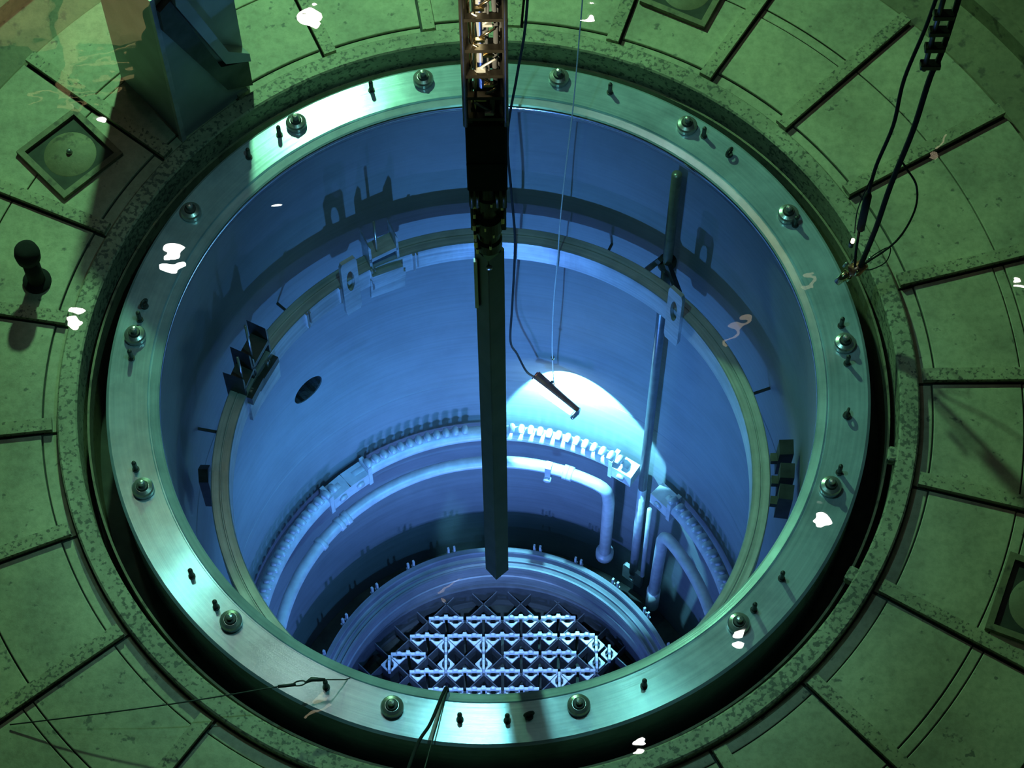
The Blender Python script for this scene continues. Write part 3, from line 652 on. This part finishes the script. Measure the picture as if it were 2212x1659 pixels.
cp = [Vector(p) for p in ((0.42, 2.05, 8.9), (0.40, 2.1, 5.0), (0.35, 2.30, 2.2), (0.27, 2.45, 1.0), (0.18, 2.34, 0.2), (0.21, 2.32, -0.75), (0.24, 2.315, -1.5), (0.235, 2.32, -2.1), (0.21, 2.34, -3.0), (0.19, 2.42, -3.9), (0.26, 2.50, -4.35), (0.36, 2.48, -4.72), (0.46, 2.57, -5.04))]
b = MB(); b.tube(smooth_path(cp), 0.012, 8); tag(b.build('lamp_cable', M['black']), 'black power cable hanging just right of the mast and curling to the floodlight', 'cable')

# ------------------------------------------------------------------ camera probe on cables, right
qx, qy = 3.107, 0.755
t = thing('inspection_probe', 'reddish metal underwater camera head hanging on two dark cables by the right flange', 'camera', (qx, qy, 0.50))
b = MB(); b.tube([(-0.04, 0, 0.0), (0.02, 0, 0.02), (0.08, 0.03, 0.08)], [0.055, 0.06, 0.045], 16); b.build('body', M['copper'], t)
b = MB(); b.tube([(-0.14, -0.06, -0.10), (-0.05, -0.01, -0.01)], [0.03, 0.04], 14); b.build('snout', M['brass'], t)
b = MB(); b.tube([(-0.02, 0.05, 0.62), (-0.03, 0.04, 1.15), (-0.03, 0.04, 1.22)], [0.034, 0.034, 0.015], 16); b.build('canister', M['black'], t)
b = MB(); b.tube([(-0.08, 0.0, 0.42), (-0.08, 0.0, 0.52)], 0.022, 12); b.build('lamp_body', M['mast'], t)
b = MB(); b.tube([(-0.08, -0.02, 0.52), (-0.08, -0.02, 0.56)], 0.016, 12); b.build('lamp_glass', M['led'], t)
for k, (x, y, z) in enumerate(((-0.09, 0.02, 0.07), (0.0, -0.05, 0.06), (0.06, 0.0, -0.01), (-0.05, -0.05, -0.05), (0.1, 0.03, 0.14), (-0.03, 0.02, 0.13))):
    b = MB(); b.tube([(x, y, z-0.03), (x+0.02, y, z+0.03)], 0.014, 10); b.build('fitting', M['brass'] if k % 2 else M['steel'], t)
cabs = [[(-0.03, 0.04, 1.2), (-0.02, 0.05, 1.6), (0.03, 0.04, 2.2), (0.03, 0.06, 2.8), (0.10, 0.06, 3.6), (0.12, 0.05, 4.6), (0.14, 0.05, 8.4)],
        [(0.04, 0.0, 0.05), (0.09, 0.0, 0.7), (0.12, 0.0, 1.4), (0.18, 0.0, 2.2), (0.20, 0.0, 2.9), (0.25, 0.0, 3.8), (0.28, 0.0, 8.4)],
        [(0.06, 0.0, 0.10), (0.30, 0.05, 0.40), (0.40, 0.1, 0.80), (0.36, 0.1, 1.2), (0.22, 0.06, 1.55), (0.15, 0.03, 1.75), (0.17, 0.02, 2.0)],
        [(-0.03, 0.04, 0.6), (-0.02, 0.02, 0.3), (0.0, 0, 0.05)],
        [(0.05, 0.0, 0.06), (0.15, 0.06, 0.16), (0.28, 0.10, 0.22), (0.27, 0.06, 0.05), (0.14, 0.0, 0.02), (0.06, 0.0, 0.03)],
        [(-0.06, 0.05, 0.55), (-0.09, 0.02, 1.0), (-0.03, 0.04, 1.5)]]
for P, r_ in zip(cabs, (0.016, 0.024, 0.009, 0.012, 0.005, 0.005)):
    b = MB(); b.tube(smooth_path([Vector(p) for p in P]), r_, 8); b.build('cable', M['black'], t)
b = MB()
for z in (3.10, 3.32, 3.52, 3.72): b.bbox((0.17, -0.02, z), (0.15, 0.07, 0.05), 0.006)
b.tube([(0.13, -0.03, 3.05), (0.14, -0.03, 4.6)], 0.02, 10); b.build('clamp', M['mast'], t)

# ------------------------------------------------------------------ loose cables over the near flange
t = thing('tether_cable', 'thin steel tether stretched over the groove to a snap hook on the near left flange', 'cable')
P = [Vector(p) for p in ((-3.83, -3.0, -0.10), (-3.3, -2.98, 0.02), (-2.5, -2.93, 0.17), (-1.66, -2.84, 0.30))]
b = MB(); b.tube(smooth_path(P), 0.006, 6); b.build('wire', M['dark'], t)
b = MB(); q = Vector((-1.66, -2.84, 0.30)); b.tube([q, q+Vector((0.14, 0.02, -0.01))], 0.014, 8); b.tube([q+Vector((0.17+0.05*math.cos(k*PI/8), 0.03+0.02*math.sin(k*PI/8), -0.01+0.02*math.cos(k*PI/8))) for k in range(16)], 0.006, 6, closed=True)
b.build('ferrule', M['dark'], t)
q2 = q+Vector((0.21, 0.035, -0.02)); b = MB(); b.tube([q2, q2+Vector((0.05, 0.03, 0.0)), q2+Vector((0.16, 0.03, -0.01))], [0.008, 0.02, 0.014], 8); b.build('snap_hook', M['dark'], t)
b = MB(); b.tube([q2+Vector((0.16, 0.03, -0.01)), Vector((-1.15, -2.69, 0.03)), Vector((-1.10, -2.64, -0.05)), Vector((-1.09, -2.62, -0.6))], 0.005, 6); b.build('wire', M['dark'], t)
P = [Vector(p) for p in ((-0.33, -2.70, -1.2), (-0.34, -2.76, -0.1), (-0.357, -2.79, 0.03), (-0.46, -3.11, 0.18), (-0.545, -3.29, 0.28), (-0.62, -3.57, 0.45), (-0.75, -4.2, 0.9))]
b = MB(); b.tube(smooth_path(P), 0.014, 8); tag(b.build('black_cable', M['black']), 'black cable coming up over the near flange edge and out of the bottom', 'cable')
P = [Vector(p) for p in ((-0.32, -2.70, -1.2), (-0.325, -2.76, -0.1), (-0.34, -2.79, 0.02), (-0.40, -3.05, 0.10), (-0.47, -3.35, 0.18), (-0.6, -4.0, 0.45))]
b = MB(); b.tube(smooth_path(P), 0.006, 6); tag(b.build('thin_wire', M['dark']), 'thin wire beside the black cable on the near flange', 'wire')

# ------------------------------------------------------------------ hall lamps seen mirrored in the water
lamps = [(-4.05, 5.84, 0.165), (-5.21, 4.97, 0.115), (-2.8, 6.57, 0.09), (-5.11, 7.88, 0.08), (-2.43, 9.49, 0.12), (1.25, 9.37, 0.07), (6.54, 5.27, 0.07), (3.88, 2.14, 0.10), (2.82, 0.67, 0.10), (1.61, -0.65, 0.05)]
lw = ['largest, mirrored on the upper left flange', 'mirrored at the left on the chipped floor lip', 'mirrored inside the vessel at upper left', 'mirrored beside the square hatch at top left', 'mirrored at the top edge right of the buttress',
      'mirrored at the top edge right of the mast', 'mirrored at the right edge of the picture', 'mirrored on the lower right flange', 'mirrored over the near right stud', 'mirrored in the groove at the bottom']
proto = None
for (x, y, r_), l in zip(lamps, lw):
    t = thing('hall_lamp', 'round white hall lamp, ' + l, 'lamp', (x, y, 26.0), 0, 'hall lamps overhead')
    b = MB(); b.lathe([(0, 0.30), (r_*0.5, 0.28), (r_*1.1, 0.02), (r_*1.1, -0.02), (r_*1.02, -0.02), (r_*1.0, 0.03), (0, 0.05)], 32); b.build('shade', M['dark'], t)
    b = MB(); b.lathe([(0, 0.02), (r_, 0.02), (r_*0.7, -0.015), (0, -0.03)], 32); b.build('diffuser', M['hall'], t)

t = thing('hall_girder', 'cream hall girder overhead, mirrored brownish in the top left of the water', 'girder', (-5.6, 9.4, 26.0))
b = MB(); b.box((-0.75, 0.30, 0), (0.95, 1.2, 0.3)); b.box((0.42, 0.30, 0), (1.1, 1.1, 0.3)); b.build('flange_plate', M['cream'], t)
b = MB(); b.box((0.02, -0.75, 0.05), (0.16, 1.2, 0.2)); b.build('web_plate', M['cream'], t)
for k, (x, y, a, l_) in enumerate(((0.45, -0.55, 0.25, 0.9), (0.50, -0.80, 0.15, 0.7), (0.40, -1.05, -0.1, 0.6), (-0.25, -1.20, 0.3, 0.5), (0.30, -1.28, 0.5, 0.5))):
    b = MB(); b.box((x, y, 0.0), (l_, 0.05, 0.10), a); b.build('brace', M['cream'], t)
spot('girder_fill', (-5.5, 8.6, 22.6), (-5.55, 9.2, 26.0), 15000, (1.0, 0.85, 0.55), 60, 0.8, 0.2)  # added spot that brightens the girder for its mirror image
for k, (p0, p1, l) in enumerate((((-5.56, 8.55), (-5.50, 8.10), 'above the square hatch at top left'), ((-0.39, 1.36), (-0.66, 1.10), 'over the shroud left of the bundle tip'), ((3.19, 4.92), (2.83, 4.53), 'over the right of the support ring'),
        ((-1.96, 0.06), (-2.27, -0.33), 'over the near left flange edge'), ((5.87, 7.51), (5.66, 7.16), 'over the floor seam at upper right'), ((4.01, 5.5), (3.85, 5.3), 'on the right flange below the camera head'))):
    t = thing('streak_tube', 'added warm glowing tube, mirrored ' + l, 'lamp', (0, 0, 26), 0, 'added glowing tubes overhead')  # glowing tubes added overhead to draw streaks on the water
    b = MB(); b.tube([(p0[0], p0[1], 0.0), (p1[0], p1[1], 0.0)], 0.022, 10); b.build('tube', M['tube'], t)
    b = MB(); b.tube([(p0[0], p0[1], 0.09), (p1[0], p1[1], 0.09)], 0.05, 10); b.build('batten', M['dark'], t)
